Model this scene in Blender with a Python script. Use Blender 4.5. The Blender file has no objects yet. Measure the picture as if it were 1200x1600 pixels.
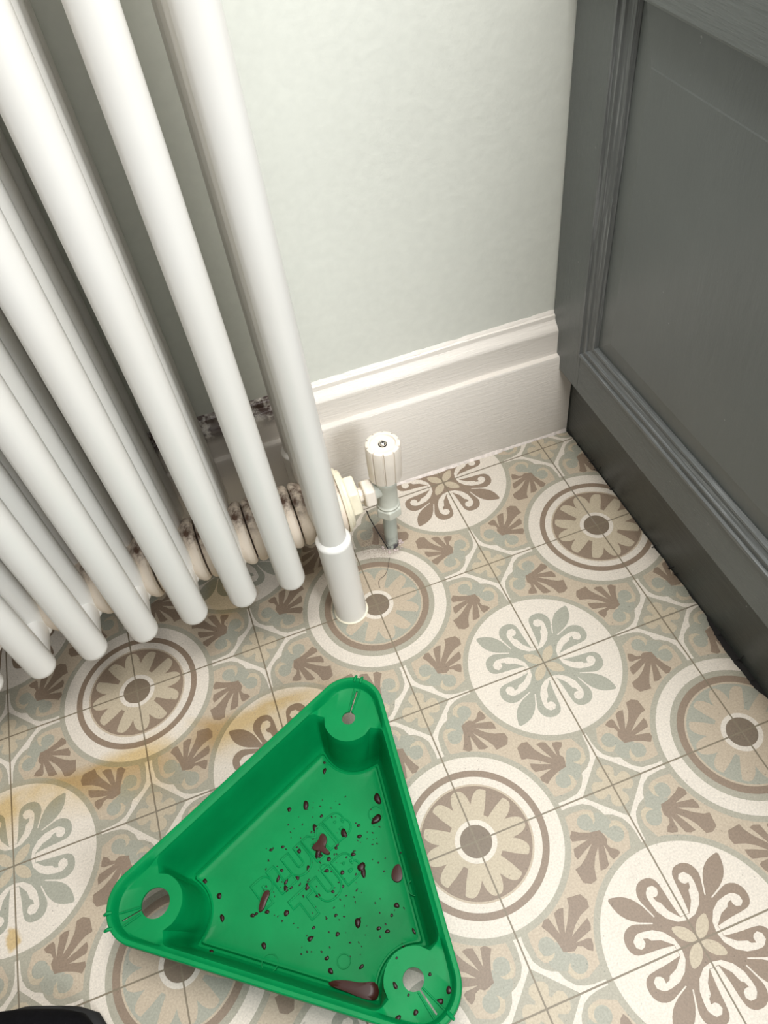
import bpy, bmesh, math, random
from mathutils import Vector, Matrix, noise
from mathutils.geometry import delaunay_2d_cdt

SC = bpy.context.scene
COL = SC.collection
T = 0.125            # one floor tile, in metres: the scene is laid out in tile units
PI = math.pi
random.seed(7)

# ------------------------------------------------------------------ camera
cam_d = bpy.data.cameras.new('camera')
cam_d.sensor_fit = 'VERTICAL'
cam_d.sensor_height = 32.0
cam_d.sensor_width = 24.0
cam_d.lens = 1218.5 / 1600.0 * 32.0
cam_d.clip_start = 0.02
cam_o = bpy.data.objects.new('camera', cam_d)
COL.objects.link(cam_o)
RR = [(0.9368470800881399, -0.33330609522477495, -0.10594619113653704),
      (-0.3222807338762817, -0.7050710856926696, -0.6316722985000418),
      (0.13584063126506615, 0.625924764653208, -0.7679619208602304)]
CC = Vector((-1.5656304, -4.4812282, 5.3722790))
m = Matrix.Identity(4)
for i in range(3):
    m[i][0] = RR[0][i]; m[i][1] = -RR[1][i]; m[i][2] = -RR[2][i]; m[i][3] = CC[i] * T
cam_o.matrix_world = m
SC.camera = cam_o

# ------------------------------------------------------------------ light
SC.view_settings.view_transform = 'Standard'
SC.view_settings.look = 'None'
SC.view_settings.gamma = 1.0
SC.view_settings.exposure = 0.20
world = bpy.data.worlds.new('world')
SC.world = world
world.use_nodes = True
wb = world.node_tree.nodes['Background']
wb.inputs[0].default_value = (0.98, 0.99, 1.0, 1)
wb.inputs[1].default_value = 0.26


def area(name, loc, target, sx, sy, power, col):
    d = bpy.data.lights.new(name, 'AREA')
    d.shape = 'RECTANGLE'; d.size = sx * T; d.size_y = sy * T
    d.energy = power; d.color = col
    o = bpy.data.objects.new(name, d); COL.objects.link(o)
    o.location = Vector(loc) * T
    o.rotation_euler = (Vector(target) - Vector(loc)).to_track_quat('-Z', 'Y').to_euler()
    return o


area('ceiling_daylight', (0.2, -3.0, 13.0), (-0.8, -1.0, 0.5), 6, 4, 24.0, (1.0, 0.985, 0.965))
area('window_daylight', (2.2, -11.5, 8.0), (-0.2, 0.0, 1.8), 2.6, 3, 13.0, (0.90, 0.95, 1.0))

# ------------------------------------------------------------------ node helpers


class NT:
    def __init__(s, mat):
        s.t = mat.node_tree; s.n = s.t.nodes; s.l = s.t.links
        s.b = s.n['Principled BSDF']

    def add(s, kind, **kw):
        nd = s.n.new(kind)
        for k, v in kw.items():
            if isinstance(v, (tuple, list, float, int)) and k in nd.inputs:
                nd.inputs[k].default_value = v
            else:
                setattr(nd, k, v)
        return nd

    def link(s, a, b): s.l.new(a, b)

    def coord(s): return s.add('ShaderNodeTexCoord').outputs['Object']

    def noise(s, vec, scale, detail=4.0, rough=0.5):
        nd = s.add('ShaderNodeTexNoise'); nd.inputs['Scale'].default_value = scale
        nd.inputs['Detail'].default_value = detail; nd.inputs['Roughness'].default_value = rough
        s.link(vec, nd.inputs['Vector']); return nd.outputs['Fac']

    def ramp(s, fac, a, b):
        nd = s.add('ShaderNodeMapRange'); nd.clamp = True
        nd.inputs['From Min'].default_value = a; nd.inputs['From Max'].default_value = b
        s.link(fac, nd.inputs['Value']); return nd.outputs['Result']

    def math(s, op, a, b=None):
        nd = s.add('ShaderNodeMath', operation=op)
        for i, v in enumerate((a, b)):
            if v is None: continue
            if isinstance(v, (int, float)): nd.inputs[i].default_value = v
            else: s.link(v, nd.inputs[i])
        return nd.outputs[0]

    def mix(s, fac, a, b):
        nd = s.add('ShaderNodeMix', data_type='RGBA')
        if isinstance(fac, (int, float)): nd.inputs[0].default_value = fac
        else: s.link(fac, nd.inputs[0])
        for i, v in ((6, a), (7, b)):
            if isinstance(v, tuple): nd.inputs[i].default_value = (*v[:3], 1)
            else: s.link(v, nd.inputs[i])
        return nd.outputs[2]

    def bump(s, h, strength, dist):
        nd = s.add('ShaderNodeBump'); nd.inputs['Strength'].default_value = strength
        nd.inputs['Distance'].default_value = dist; s.link(h, nd.inputs['Height'])
        s.link(nd.outputs[0], s.b.inputs['Normal'])

    def scale(s, vec, v):
        nd = s.add('ShaderNodeMapping'); nd.inputs['Scale'].default_value = v
        s.link(vec, nd.inputs['Vector']); return nd.outputs[0]


def srgb(r, g, b):
    f = lambda c: (c / 255 / 12.92) if c / 255 <= 0.04045 else ((c / 255 + 0.055) / 1.055) ** 2.4
    return (f(r), f(g), f(b))


def mat(name, col, rough=0.5, **kw):
    mt = bpy.data.materials.new(name); mt.use_nodes = True
    b = mt.node_tree.nodes['Principled BSDF']
    b.inputs['Base Color'].default_value = (*col, 1); b.inputs['Roughness'].default_value = rough
    for k, v in kw.items(): b.inputs[k].default_value = v
    return mt


def speck(name, col, rough, scale=300, amt=0.12, bump=0.1, bscale=None, bdist=0.0005, stretch=None, big=0.06):
    """paint-like surface: colour breakup on a small and a large scale, with bump"""
    mt = mat(name, col, rough); s = NT(mt); c = s.coord()
    n1 = s.noise(c, scale, 3); n2 = s.noise(c, 9, 4)
    dark = tuple(x * (1 - amt) for x in col); lite = tuple(min(1, x * (1 + amt * .6)) for x in col)
    m1 = s.mix(s.ramp(n1, .3, .7), dark, lite)
    m2 = s.mix(s.math('MULTIPLY', s.ramp(n2, .35, .7), big), m1, tuple(x * .6 for x in col))
    s.link(m2, s.b.inputs['Base Color'])
    v = s.scale(c, stretch) if stretch else c
    s.bump(s.noise(v, bscale or scale, 4), bump, bdist)
    return mt


# floor colours share one recipe: cement speckle, walked-in dirt, yellow stains
def floor_mat(name, col, rough=0.5, grain=0.10):
    col = tuple(c * .76 for c in col)          # matt cement, a good deal duller than the paint above it
    mt = mat(name, col, rough); s = NT(mt); c = s.coord()
    n1 = s.noise(c, 650, 2, .6); n2 = s.noise(c, 14, 5); n3 = s.noise(c, 60, 4)
    a = s.mix(s.ramp(n1, .32, .68), tuple(x * (1 - grain * 1.3) for x in col), tuple(min(1, x * (1 + grain)) for x in col))
    a = s.mix(s.math('MULTIPLY', s.ramp(n3, .55, .8), .18), a, tuple(x * .6 for x in col))
    sep = s.add('ShaderNodeSeparateXYZ'); s.link(c, sep.inputs[0])
    wob = s.math('MULTIPLY', s.math('SUBTRACT', n2, .5), .05)
    x, y = sep.outputs[0], s.math('ADD', sep.outputs[1], wob)
    # long yellow streak across the tiles beside the radiator
    ctr = s.math('ADD', y, 1.60 * T)
    up = s.ramp(ctr, .20 * T, .10 * T); dn = s.ramp(ctr, -.30 * T, .02 * T)
    xr = s.math('MULTIPLY', s.ramp(x, -1.35 * T, -1.9 * T), 1.0)
    m1 = s.math('MULTIPLY', s.math('MULTIPLY', up, dn), s.math('MULTIPLY', xr, s.ramp(n2, .30, .52)))

    def blob(cx, cy, r):
        dx = s.math('ADD', x, -cx * T); dy = s.math('ADD', y, -cy * T)
        d = s.math('SQRT', s.math('ADD', s.math('MULTIPLY', dx, dx), s.math('MULTIPLY', dy, dy)))
        return s.ramp(s.math('ADD', d, s.math('MULTIPLY', s.math('SUBTRACT', n3, .5), .02)), r * T, r * T * .55)
    st = s.math('MAXIMUM', m1, blob(-4.02, -2.48, .06))
    st = s.math('MAXIMUM', st, s.math('MULTIPLY', blob(-2.15, -.40, .28), .7))
    st = s.math('MAXIMUM', st, s.math('MULTIPLY', blob(-1.95, -1.62, .30), .6))
    yel = s.mix(s.ramp(n3, .3, .7), (.62, .43, .12), (.72, .52, .20))
    mult = s.add('ShaderNodeMix', data_type='RGBA', blend_type='MULTIPLY')
    s.link(s.math('MULTIPLY', st, .85), mult.inputs[0]); s.link(a, mult.inputs[6])
    yn = s.mix(.35, yel, (1., .85, .5)); s.link(yn, mult.inputs[7])
    # brown grime round the foot of the radiator pipe
    g = s.math('MULTIPLY', blob(-.80, -.46, .22), s.ramp(n1, .42, .60))
    g = s.math('MAXIMUM', g, s.math('MULTIPLY', blob(-.72, -.50, .13), s.ramp(n1, .35, .55)))
    n5 = s.noise(c, 420, 1, .4)
    sp = s.mix(s.math('MULTIPLY', s.ramp(n5, .735, .76), .55), mult.outputs[2], tuple(x * .35 for x in col))
    fin = s.mix(s.math('MULTIPLY', g, .55), sp, (.09, .05, .035))
    s.link(fin, s.b.inputs['Base Color'])
    s.bump(n1, .12, .0004)
    return mt


# ------------------------------------------------------------------ mesh helpers (tile units in, metres out)
def new_obj(name, verts, faces, mats, parent=None, loc=(0, 0, 0), smooth=None, mi=None, rot=None):
    me = bpy.data.meshes.new(name)
    me.from_pydata([(v[0] * T, v[1] * T, v[2] * T) for v in verts], [], faces)
    for mm in (mats if isinstance(mats, (list, tuple)) else [mats]): me.materials.append(mm)
    if mi: me.polygons.foreach_set('material_index', mi)
    me.validate(); me.update()
    bm = bmesh.new(); bm.from_mesh(me)
    if not mi or len(faces) < 20000: bmesh.ops.recalc_face_normals(bm, faces=bm.faces)
    bm.to_mesh(me); bm.free()
    if smooth is not None:
        me.polygons.foreach_set('use_smooth', [True] * len(me.polygons))
        me.set_sharp_from_angle(angle=math.radians(smooth))
    o = bpy.data.objects.new(name, me); COL.objects.link(o)
    o.location = Vector(loc) * T
    if rot: o.rotation_euler = rot
    if parent: o.parent = parent
    return o


def empty(name, loc=(0, 0, 0), parent=None, **kw):
    o = bpy.data.objects.new(name, None); o.empty_display_size = .02
    COL.objects.link(o); o.location = Vector(loc) * T
    if parent: o.parent = parent
    return tag(o, **kw)


def tag(o, **kw):
    for k, v in kw.items():
        if v is not None: o[k] = v
    return o


class MB:
    def __init__(s): s.v = []; s.f = []; s.mi = []; s.cur = 0

    def add(s, vs, fs):
        k = len(s.v); s.v += [tuple(v) for v in vs]
        s.f += [tuple(i + k for i in f) for f in fs]; s.mi += [s.cur] * len(fs)

    def box(s, a, b):
        x0, y0, z0 = a; x1, y1, z1 = b
        s.add([(x0, y0, z0), (x1, y0, z0), (x1, y1, z0), (x0, y1, z0), (x0, y0, z1), (x1, y0, z1), (x1, y1, z1), (x0, y1, z1)],
              [(0, 3, 2, 1), (4, 5, 6, 7), (0, 1, 5, 4), (1, 2, 6, 5), (2, 3, 7, 6), (3, 0, 4, 7)])

    def lathe(s, prof, n=32, axis='Z', c=(0, 0, 0), cap=True, rfun=None):
        """prof: list of (radius, height); rfun(angle, k) scales the radius"""
        vs = []
        for k, (r, h) in enumerate(prof):
            for i in range(n):
                a = 2 * PI * i / n; q = r * (rfun(a, k) if rfun else 1)
                x, y, z = q * math.cos(a), q * math.sin(a), h
                if axis == 'X': x, y, z = z, x, y
                vs.append((c[0] + x, c[1] + y, c[2] + z))
        fs = [(k * n + i, k * n + (i + 1) % n, (k + 1) * n + (i + 1) % n, (k + 1) * n + i) for k in range(len(prof) - 1) for i in range(n)]
        if cap: fs += [tuple(range(n))[::-1], tuple((len(prof) - 1) * n + i for i in range(n))]
        s.add(vs, fs)

    def tube(s, pts, r, n=8):
        pts = [Vector(p) for p in pts]; vs = []
        for k, p in enumerate(pts):
            d = (pts[min(k + 1, len(pts) - 1)] - pts[max(k - 1, 0)]).normalized()
            u = d.cross(Vector((0, 0, 1)) if abs(d.z) < .9 else Vector((1, 0, 0))).normalized(); w = d.cross(u)
            rr = r[k] if isinstance(r, (list, tuple)) else r
            for i in range(n):
                a = 2 * PI * i / n; vs.append(p + (u * math.cos(a) + w * math.sin(a)) * rr)
        fs = [(k * n + i, k * n + (i + 1) % n, (k + 1) * n + (i + 1) % n, (k + 1) * n + i) for k in range(len(pts) - 1) for i in range(n)]
        fs += [tuple(range(n))[::-1], tuple((len(pts) - 1) * n + i for i in range(n))]
        s.add(vs, fs)

    def loft(s, rings, cap=True):
        n = len(rings[0]); vs = [p for r in rings for p in r]
        fs = [(k * n + i, k * n + (i + 1) % n, (k + 1) * n + (i + 1) % n, (k + 1) * n + i) for k in range(len(rings) - 1) for i in range(n)]
        if cap: fs += [tuple(range(n))[::-1], tuple((len(rings) - 1) * n + i for i in range(n))]
        s.add(vs, fs)

    def obj(s, name, mats, parent=None, loc=(0, 0, 0), smooth=None, rot=None):
        multi = isinstance(mats, (list, tuple)) and len(mats) > 1
        return new_obj(name, s.v, s.f, mats, parent, loc, smooth, s.mi if multi else None, rot)


def bevel(o, w, seg=2, ang=35):
    md = o.modifiers.new('bevel', 'BEVEL'); md.width = w * T; md.segments = seg
    md.limit_method = 'ANGLE'; md.angle_limit = math.radians(ang)
    return o


# ------------------------------------------------------------------ materials
M_white = floor_mat('tile_white', srgb(220, 210, 195))
M_green = floor_mat('tile_sage', srgb(167, 162, 144))
M_blue = floor_mat('tile_blue_green', srgb(162, 161, 145))
M_brown = floor_mat('tile_brown', srgb(140, 121, 102))
M_beige = floor_mat('tile_beige', srgb(189, 173, 150))
M_sand = floor_mat('tile_sand', srgb(191, 177, 152))
M_grout = floor_mat('tile_grout', srgb(128, 116, 95))
M_dot = floor_mat('tile_umber', srgb(121, 106, 88))

M_wall = speck('wall_paint', srgb(219, 220, 210), .42, 120, .03, .25, 120, .0010, big=.06)
M_under = speck('wall_footing', srgb(150, 145, 135), .8)

M_rad = mat('radiator_enamel', srgb(232, 228, 217), .28); _s = NT(M_rad); _c = _s.coord()
_s.link(_s.mix(_s.math('MULTIPLY', _s.ramp(_s.noise(_c, 6, 4), .4, .75), .25), srgb(234, 231, 224), srgb(224, 217, 202)), _s.b.inputs['Base Color'])
_s.bump(_s.noise(_c, 45, 4), .18, .0008)


def dirty_enamel(name, lo, hi, zc=None):
    mt = mat(name, srgb(222, 212, 192), .5); s = NT(mt); c = s.coord()
    n = s.noise(c, 70, 6, .65); n2 = s.noise(c, 16, 4)
    f = s.math('MULTIPLY', s.ramp(n, lo, hi), s.ramp(n2, .38, .62))
    if zc is not None:
        sep = s.add('ShaderNodeSeparateXYZ'); s.link(c, sep.inputs[0])
        top = s.ramp(s.math('ADD', sep.outputs[2], s.math('MULTIPLY', s.math('SUBTRACT', n, .5), .02)), zc[0] * T, zc[1] * T)
        f = s.math('MAXIMUM', f, s.math('MULTIPLY', top, s.ramp(n, .40, .56)))
    s.link(s.mix(f, srgb(222, 208, 190), srgb(96, 72, 58)), s.b.inputs['Base Color'])
    s.bump(n, .5, .0012)
    return mt


M_hub = dirty_enamel('dusty_enamel', .62, .80, (.17, .25))
M_plug = speck('plug_enamel', srgb(226, 218, 194), .4, 120, .05, .3, 90, .0008)
M_joint = mat('joint_gap', srgb(70, 52, 44), .8)
M_valve = speck('valve_paint', srgb(202, 203, 190), .42, 90, .06, .35, 80, .0008, big=.18)
M_head = speck('valve_head_plastic', srgb(222, 212, 198), .45, 90, .05, .3, 80, .0006, big=.12)
M_steel = mat('screw_steel', (.75, .72, .66), .22, Metallic=1.0)
M_pipe = mat('pipe_paint', srgb(176, 181, 170), .45); _s = NT(M_pipe); _c = _s.coord()
_sp = _s.add('ShaderNodeSeparateXYZ'); _s.link(_c, _sp.inputs[0]); _n = _s.noise(_c, 120, 5, .7)
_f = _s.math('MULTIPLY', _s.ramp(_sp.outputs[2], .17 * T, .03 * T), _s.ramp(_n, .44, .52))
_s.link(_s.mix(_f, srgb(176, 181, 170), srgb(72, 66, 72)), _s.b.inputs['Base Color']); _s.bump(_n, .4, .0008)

M_skirt = mat('skirting_gloss', srgb(214, 207, 197), .3); _s = NT(M_skirt); _c = _s.coord()
_sp = _s.add('ShaderNodeSeparateXYZ'); _s.link(_c, _sp.inputs[0])
_n = _s.noise(_c, 55, 6, .7); _n2 = _s.noise(_c, 14, 4)
_zone = _s.math('MULTIPLY', _s.ramp(_sp.outputs[0], -1.05 * T, -1.30 * T), _s.ramp(_n2, .30, .42))
_zt = _s.ramp(_sp.outputs[2], 1.08 * T, 1.20 * T)
_f = _s.math('MULTIPLY', _zone, _s.math('MULTIPLY', _s.ramp(_n, .40, .50), _zt))
_f2 = _s.math('MULTIPLY', _s.ramp(_n, .70, .76), _s.math('MULTIPLY', _zt, .8))
_s.link(_s.mix(_s.math('MAXIMUM', _f, _f2), srgb(214, 207, 197), srgb(70, 50, 42)), _s.b.inputs['Base Color'])
_st = _s.scale(_c, (6, 60, 60)); _s.bump(_s.noise(_st, 8, 5, .6), .45, .0012)
M_caulk = speck('old_caulk', srgb(222, 211, 202), .6, 200, .2, .8, 160, .002, big=.3)
M_plaster = speck('crumbled_plaster', srgb(205, 188, 182), .8, 200, .3, .8, 150, .002, big=.4)


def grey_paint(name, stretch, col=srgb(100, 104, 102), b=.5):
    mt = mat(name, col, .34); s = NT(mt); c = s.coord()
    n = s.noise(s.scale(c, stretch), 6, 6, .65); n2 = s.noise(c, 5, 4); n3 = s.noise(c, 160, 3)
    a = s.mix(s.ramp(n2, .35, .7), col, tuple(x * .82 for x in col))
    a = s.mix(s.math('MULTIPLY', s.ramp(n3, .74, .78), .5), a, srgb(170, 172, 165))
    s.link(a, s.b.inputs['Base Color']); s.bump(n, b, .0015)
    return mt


M_gv = grey_paint('grey_paint_vertical', (40, 40, 3))
M_gh = grey_paint('grey_paint_horizontal', (40, 3, 40))
M_gp = grey_paint('grey_paint_panel', (12, 12, 4), b=.35)
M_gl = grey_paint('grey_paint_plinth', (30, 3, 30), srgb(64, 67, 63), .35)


def worn(name, stretch, base):
    mt = grey_paint(name, base, srgb(98, 101, 100), .5); s = NT(mt); c = s.coord()
    src = s.b.inputs['Base Color'].links[0].from_socket
    n = s.noise(s.scale(c, stretch), 10, 5, .7)
    s.link(s.mix(s.math('MULTIPLY', s.ramp(n, .52, .66), .55), src, srgb(158, 160, 160)), s.b.inputs['Base Color'])
    return mt


M_wv = worn('worn_paint_vertical', (60, 60, 1.5), (40, 40, 3))
M_wh = worn('worn_paint_horizontal', (90, 1.2, 90), (40, 3, 40))
M_dark = mat('dark_gap', (.012, .010, .009), .9)

M_tub = mat('green_plastic', (0.0, .22, .062), .45)
_s = NT(M_tub); _c = _s.coord(); _n = _s.noise(_c, 30, 4); _n3 = _s.noise(_c, 240, 3)
_s.link(_s.mix(_s.ramp(_n, .3, .7), (.0, .170, .046), (.0, .205, .056)), _s.b.inputs['Base Color'])
_s.bump(_n3, .15, .0005)
M_tub.node_tree.nodes['Principled BSDF'].inputs['Specular IOR Level'].default_value = .12
M_muck = mat('dirty_water', srgb(34, 13, 9), .35, **{'Specular IOR Level': .2})
M_puddle = mat('brown_puddle', srgb(56, 28, 22), .3, **{'Specular IOR Level': .15})
M_shoe = speck('black_fabric', (.004, .004, .005), .9, 200, .2, .4, 180, .001)
M_shoe.node_tree.nodes['Principled BSDF'].inputs['Specular IOR Level'].default_value = .1
M_sole = mat('black_rubber', (.008, .008, .008), .7)
M_hair = mat('hair_strand', (.06, .045, .035), .6)

# ------------------------------------------------------------------ floor: patterned cement tiles, inlaid colour by colour
WHITE, GREEN, BLUE, BROWN, BEIGE, SAND, GROUT, DOT, ACC = range(9)


def circ(cx, cy, r, n=40):
    return [(cx + r * math.cos(2 * PI * i / n + .013), cy + r * math.sin(2 * PI * i / n + .013)) for i in range(n)]


def smooth_poly(pts, it=1):
    for _ in range(it):
        q = []
        for i in range(len(pts)):
            a, b = pts[i], pts[(i + 1) % len(pts)]
            q += [(a[0] * .75 + b[0] * .25, a[1] * .75 + b[1] * .25), (a[0] * .25 + b[0] * .75, a[1] * .25 + b[1] * .75)]
        pts = q
    return pts


mir = lambda P: [(b, a) for a, b in P][::-1]
L = []      # (polygon, colour key) painted bottom to top over the tile [0,1]^2


def both(P, k):
    L.append((P, k)); L.append((mir(P), k))


gout = [(.50, .99), (.422, .971), (.343, .976), (.247, .965), (.195, .932), (.159, .883), (.147, .85), (.097, .83), (.051, .788), (.028, .74), (.018, .689), (.012, .55)]
gin = [(.46, .90), (.384, .929), (.335, .934), (.256, .929), (.215, .905), (.205, .870), (.200, .845), (.180, .815), (.155, .798), (.120, .797), (.094, .783), (.063, .74), (.059, .696), (.10, .60)]
mid = [(.62, .30), (.75, .5), (.75, .75), (.5, .75)]
# one big sage field with the lobed outline on both flower corners, then the beige inside it
L.append((gout + [(.4, .4)] + [(b, a) for a, b in gout[::-1]] + [(1.0, 1.0)], GREEN))
L.append((gin + [(.35, .35)] + [(b, a) for a, b in gin[::-1]] + [(.9, .9)], BEIGE))
# scroll bodies
body = [(.155, .855), (.19, .885), (.235, .868), (.250, .835), (.262, .800), (.300, .795), (.262, .770), (.235, .762), (.205, .745), (.196, .700), (.178, .735), (.165, .762), (.125, .770), (.135, .815)]
both(smooth_poly(body), BLUE)
both(circ(.262, .868, .050, 18), SAND)
both(circ(.116, .742, .050, 18), SAND)
both(circ(.288, .850, .052, 18), BLUE)
both(circ(.138, .714, .052, 18), BLUE)
both(circ(.262, .876, .020, 10), BLUE)
palm = [(0.226, 0.774), (0.215, 0.739), (0.208, 0.708), (0.225, 0.679), (0.214, 0.650), (0.185, 0.632), (0.169, 0.605), (0.197, 0.589), (0.232, 0.582), (0.243, 0.603), (0.242, 0.637), (0.246, 0.679), (0.263, 0.61), (0.276, 0.562), (0.305, 0.549), (0.341, 0.551), (0.318, 0.611), (0.283, 0.686), (0.332, 0.637), (0.369, 0.58), (0.391, 0.511), (0.433, 0.503), (0.476, 0.526), (0.485, 0.614), (0.444, 0.622), (0.393, 0.652), (0.311, 0.716), (0.377, 0.691), (0.443, 0.66), (0.449, 0.69), (0.436, 0.728), (0.37, 0.740), (0.321, 0.747), (0.378, 0.761), (0.422, 0.771), (0.425, 0.80), (0.395, 0.833), (0.353, 0.807), (0.295, 0.784), (0.245, 0.775)]
both(palm, BROWN)
# medallions
L.append((circ(0, 0, .611, 120), GREEN)); L.append((circ(0, 0, .571, 120), WHITE))
L.append((circ(1, 1, .611, 120), GREEN)); L.append((circ(1, 1, .571, 120), WHITE))
L.append((circ(1, 1, .475, 96), 'r3')); L.append((circ(1, 1, .430, 96), 'r2')); L.append((circ(1, 1, .379, 88), BEIGE))
L.append((circ(1, 1, .366, 88), 'bg'))
fl = []
NA = 144
for i in range(NA):
    a = 360.0 * i / NA; q = a % 90
    # petals at 0, 30, 60, 90 degrees, a deep round notch at 45, shallow ones at 15 and 75
    d = min(abs(q - c) for c in (0, 30, 60, 90))
    r = .350 * (1 - (d / 15.0) ** 2.3 * .31)
    if 36.0 < q < 54.0: r = min(r, .178 + .145 * max(0, (abs(q - 45) - 5.5) / 3.5))
    elif q < 22.5 or q > 67.5 or True:
        r = min(r, .347)
    fl.append((1 + r * math.cos(math.radians(a)), 1 + r * math.sin(math.radians(a))))
L.append((fl, 'pet'))
L.append((circ(1, 1, .139, 48), WHITE)); L.append((circ(1, 1, .106, 48), DOT))
# fleur medallion
core = [(-.1, -.1), (.152, -.1), (.150, .02), (.140, .060), (.158, .105), (.190, .172), (.172, .190), (.105, .158), (.060, .140), (.02, .150), (-.1, .152)]
L.append((core, ACC))
leaf = [(0.390, 0.390), (0.345, 0.385), (0.290, 0.368), (0.240, 0.328), (0.200, 0.262), (0.150, 0.165), (.165, .150), (0.262, .200), (0.328, 0.240), (0.368, 0.290), (0.385, 0.345)]
L.append((smooth_poly(leaf), ACC))
hook = [(0.118, 0.100), (0.165, 0.170), (0.186, 0.225), (0.204, 0.285), (0.213, 0.338), (0.192, 0.388), (0.149, 0.414), (0.092, 0.412), (0.057, 0.384), (0.047, 0.333), (0.042, 0.247), (0.030, 0.156), (.020, .112), (.050, .100)]
both(smooth_poly(hook), ACC)
swirl = [(0.150, 0.338), (0.128, 0.362), (0.094, 0.362), (0.075, 0.338), (0.082, 0.312), (0.098, 0.299), (0.124, 0.300), (0.116, 0.272), (0.098, 0.26), (0.080, 0.205), (0.030, 0.145), (-0.003, 0.150), (-.003, .118), (0.059, 0.130), (0.112, 0.17), (0.145, 0.224), (0.156, 0.281), (0.158, 0.318)]
both(swirl, WHITE)
both([(.203, .262), (.226, .322), (.217, .330), (.172, .205), (.178, .200)], WHITE)
L.append((smooth_poly([(.118, .118), (.078, .114), (.038, .092), (.008, .050), (.006, .012), (.012, .006), (.050, .008), (.092, .038), (.114, .078)]), SAND))
# diamond flowers on the other two corners
for fx, fy in ((0, 1), (1, 0)):
    sx = 1 if fx == 0 else -1; sy = 1 if fy == 0 else -1
    D = lambda P: [(fx + sx * a, fy + sy * b) for a, b in P]
    L.append((D([(.223, 0), (0, .220), (-.2, 0), (0, -.2)]), GREEN))
    L.append((D([(-.05, .142), (.020, .142), (.048, .130), (.062, .105), (.055, .078), (.042, .055), (.055, .042), (.078, .055), (.105, .062), (.130, .048), (.142, .020), (.142, -.05), (-.05, -.05)]), SAND))
g = .0055
for P in ([(0, 0), (1, 0), (1, g), (0, g)], [(0, 1 - g), (1, 1 - g), (1, 1), (0, 1)], [(0, 0), (g, 0), (g, 1), (0, 1)], [(1 - g, 0), (1, 0), (1, 1), (1 - g, 1)]):
    L.append((P, GROUT))
polys = [([(0, 0), (1, 0), (1, 1), (0, 1)], WHITE)] + L


def signed(P): return sum(P[i][0] * P[(i + 1) % len(P)][1] - P[(i + 1) % len(P)][0] * P[i][1] for i in range(len(P)))


pv, pf = [], []
for P, k in polys:
    if signed(P) < 0: P = P[::-1]
    b = len(pv); pv += [Vector(q) for q in P]; pf.append(list(range(b, b + len(P))))
cv, ce, cf, ov, oe, of = delaunay_2d_cdt(pv, [], pf, 0, 1e-5)
tile_faces, tile_keys = [], []
for f, ids in zip(cf, of):
    if 0 not in ids: continue
    cx = sum(cv[i].x for i in f) / len(f); cy = sum(cv[i].y for i in f) / len(f)
    if not (0 < cx < 1 and 0 < cy < 1): continue
    tile_faces.append(f); tile_keys.append(polys[max(ids)][1])


def key_col(k, blueB, blueA):
    if k == ACC: return BLUE if blueB else BROWN
    if k == 'bg': return BLUE if blueA else BROWN
    if k == 'pet': return BEIGE if blueA else SAND
    if k == 'r2': return BROWN if blueA else WHITE
    if k == 'r3': return GREEN if blueA else BROWN
    return k


fv, ff, fm = [], [], []
FY1 = 1
for ti in range(-8, 3):
    for tj in range(-9, FY1):
        # tile spans x ti..ti+1, y tj..tj+1 ; row index r = -y ; medallions sit where the parities agree
        cor = [(ti, tj), (ti + 1, tj), (ti + 1, tj + 1), (ti, tj + 1)]
        B = next(c for c in cor if c[0] % 2 == 0 and c[1] % 2 == 0)
        A = (2 * ti + 1 - B[0], 2 * tj + 1 - B[1])
        blueB = ((B[0] - B[1]) % 4) == 2; blueA = ((A[0] - A[1]) % 4) == 0
        sx = 1 if A[0] > B[0] else -1; sy = 1 if A[1] > B[1] else -1
        b = len(fv)
        dz = random.uniform(-.0012, .0012)
        fv += [(B[0] + sx * v.x, B[1] + sy * v.y, dz) for v in cv]
        flip = sx * sy < 0
        for f, k in zip(tile_faces, tile_keys):
            ff.append(tuple(b + i for i in (f[::-1] if flip else f))); fm.append(key_col(k, blueB, blueA))
floor = new_obj('floor', fv, ff, [M_white, M_green, M_blue, M_brown, M_beige, M_sand, M_grout, M_dot], mi=fm)
tag(floor, kind='structure')

# ------------------------------------------------------------------ back wall, skirting board
slope = -.02
WY = lambda x, d=0: .150 + slope * x + d       # skirting face line; d goes back into the wall


def sweep_x(prof, x0, x1, n=60, wob=0.0, seed=0):
    """profile (depth, z) swept along the wall"""
    mb = MB(); rings = []
    for k in range(n + 1):
        x = x0 + (x1 - x0) * k / n
        r = []
        for j, (d, z) in enumerate(prof):
            w = wob * noise.noise(Vector((x * 1.3, z * 1.5 + seed, 0)))
            r.append((x, WY(x, d) + w, z + w * .6))
        rings.append(r)
    mb.loft(rings); return mb


mb = MB()
x0, x1 = -8, 3.2
mb.add([(x0, WY(x0, .17), -.02), (x1, WY(x1, .17), -.02), (x1, WY(x1, .17), 14), (x0, WY(x0, .17), 14),
        (x0, WY(x0, 1.0), -.02), (x1, WY(x1, 1.0), -.02), (x1, WY(x1, 1.0), 14), (x0, WY(x0, 1.0), 14)],
       [(0, 1, 2, 3), (5, 4, 7, 6), (4, 0, 3, 7), (1, 5, 6, 2), (3, 2, 6, 7), (4, 5, 1, 0)])
tag(mb.obj('wall_back', M_wall), kind='structure')
prof = [(0, .0), (0, .915), (.012, .93), (.055, .932), (.060, .94), (.060, 1.155), (.064, 1.170), (.085, 1.195), (.110, 1.215), (.126, 1.235), (.130, 1.240), (.130, 1.268), (.134, 1.276), (.160, 1.286), (.172, 1.30), (.20, 1.30), (.20, 0)]
sk = sweep_x(prof, -8, 1.31, 150, .006, 3).obj('baseboard_back', M_skirt, smooth=40)
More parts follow.
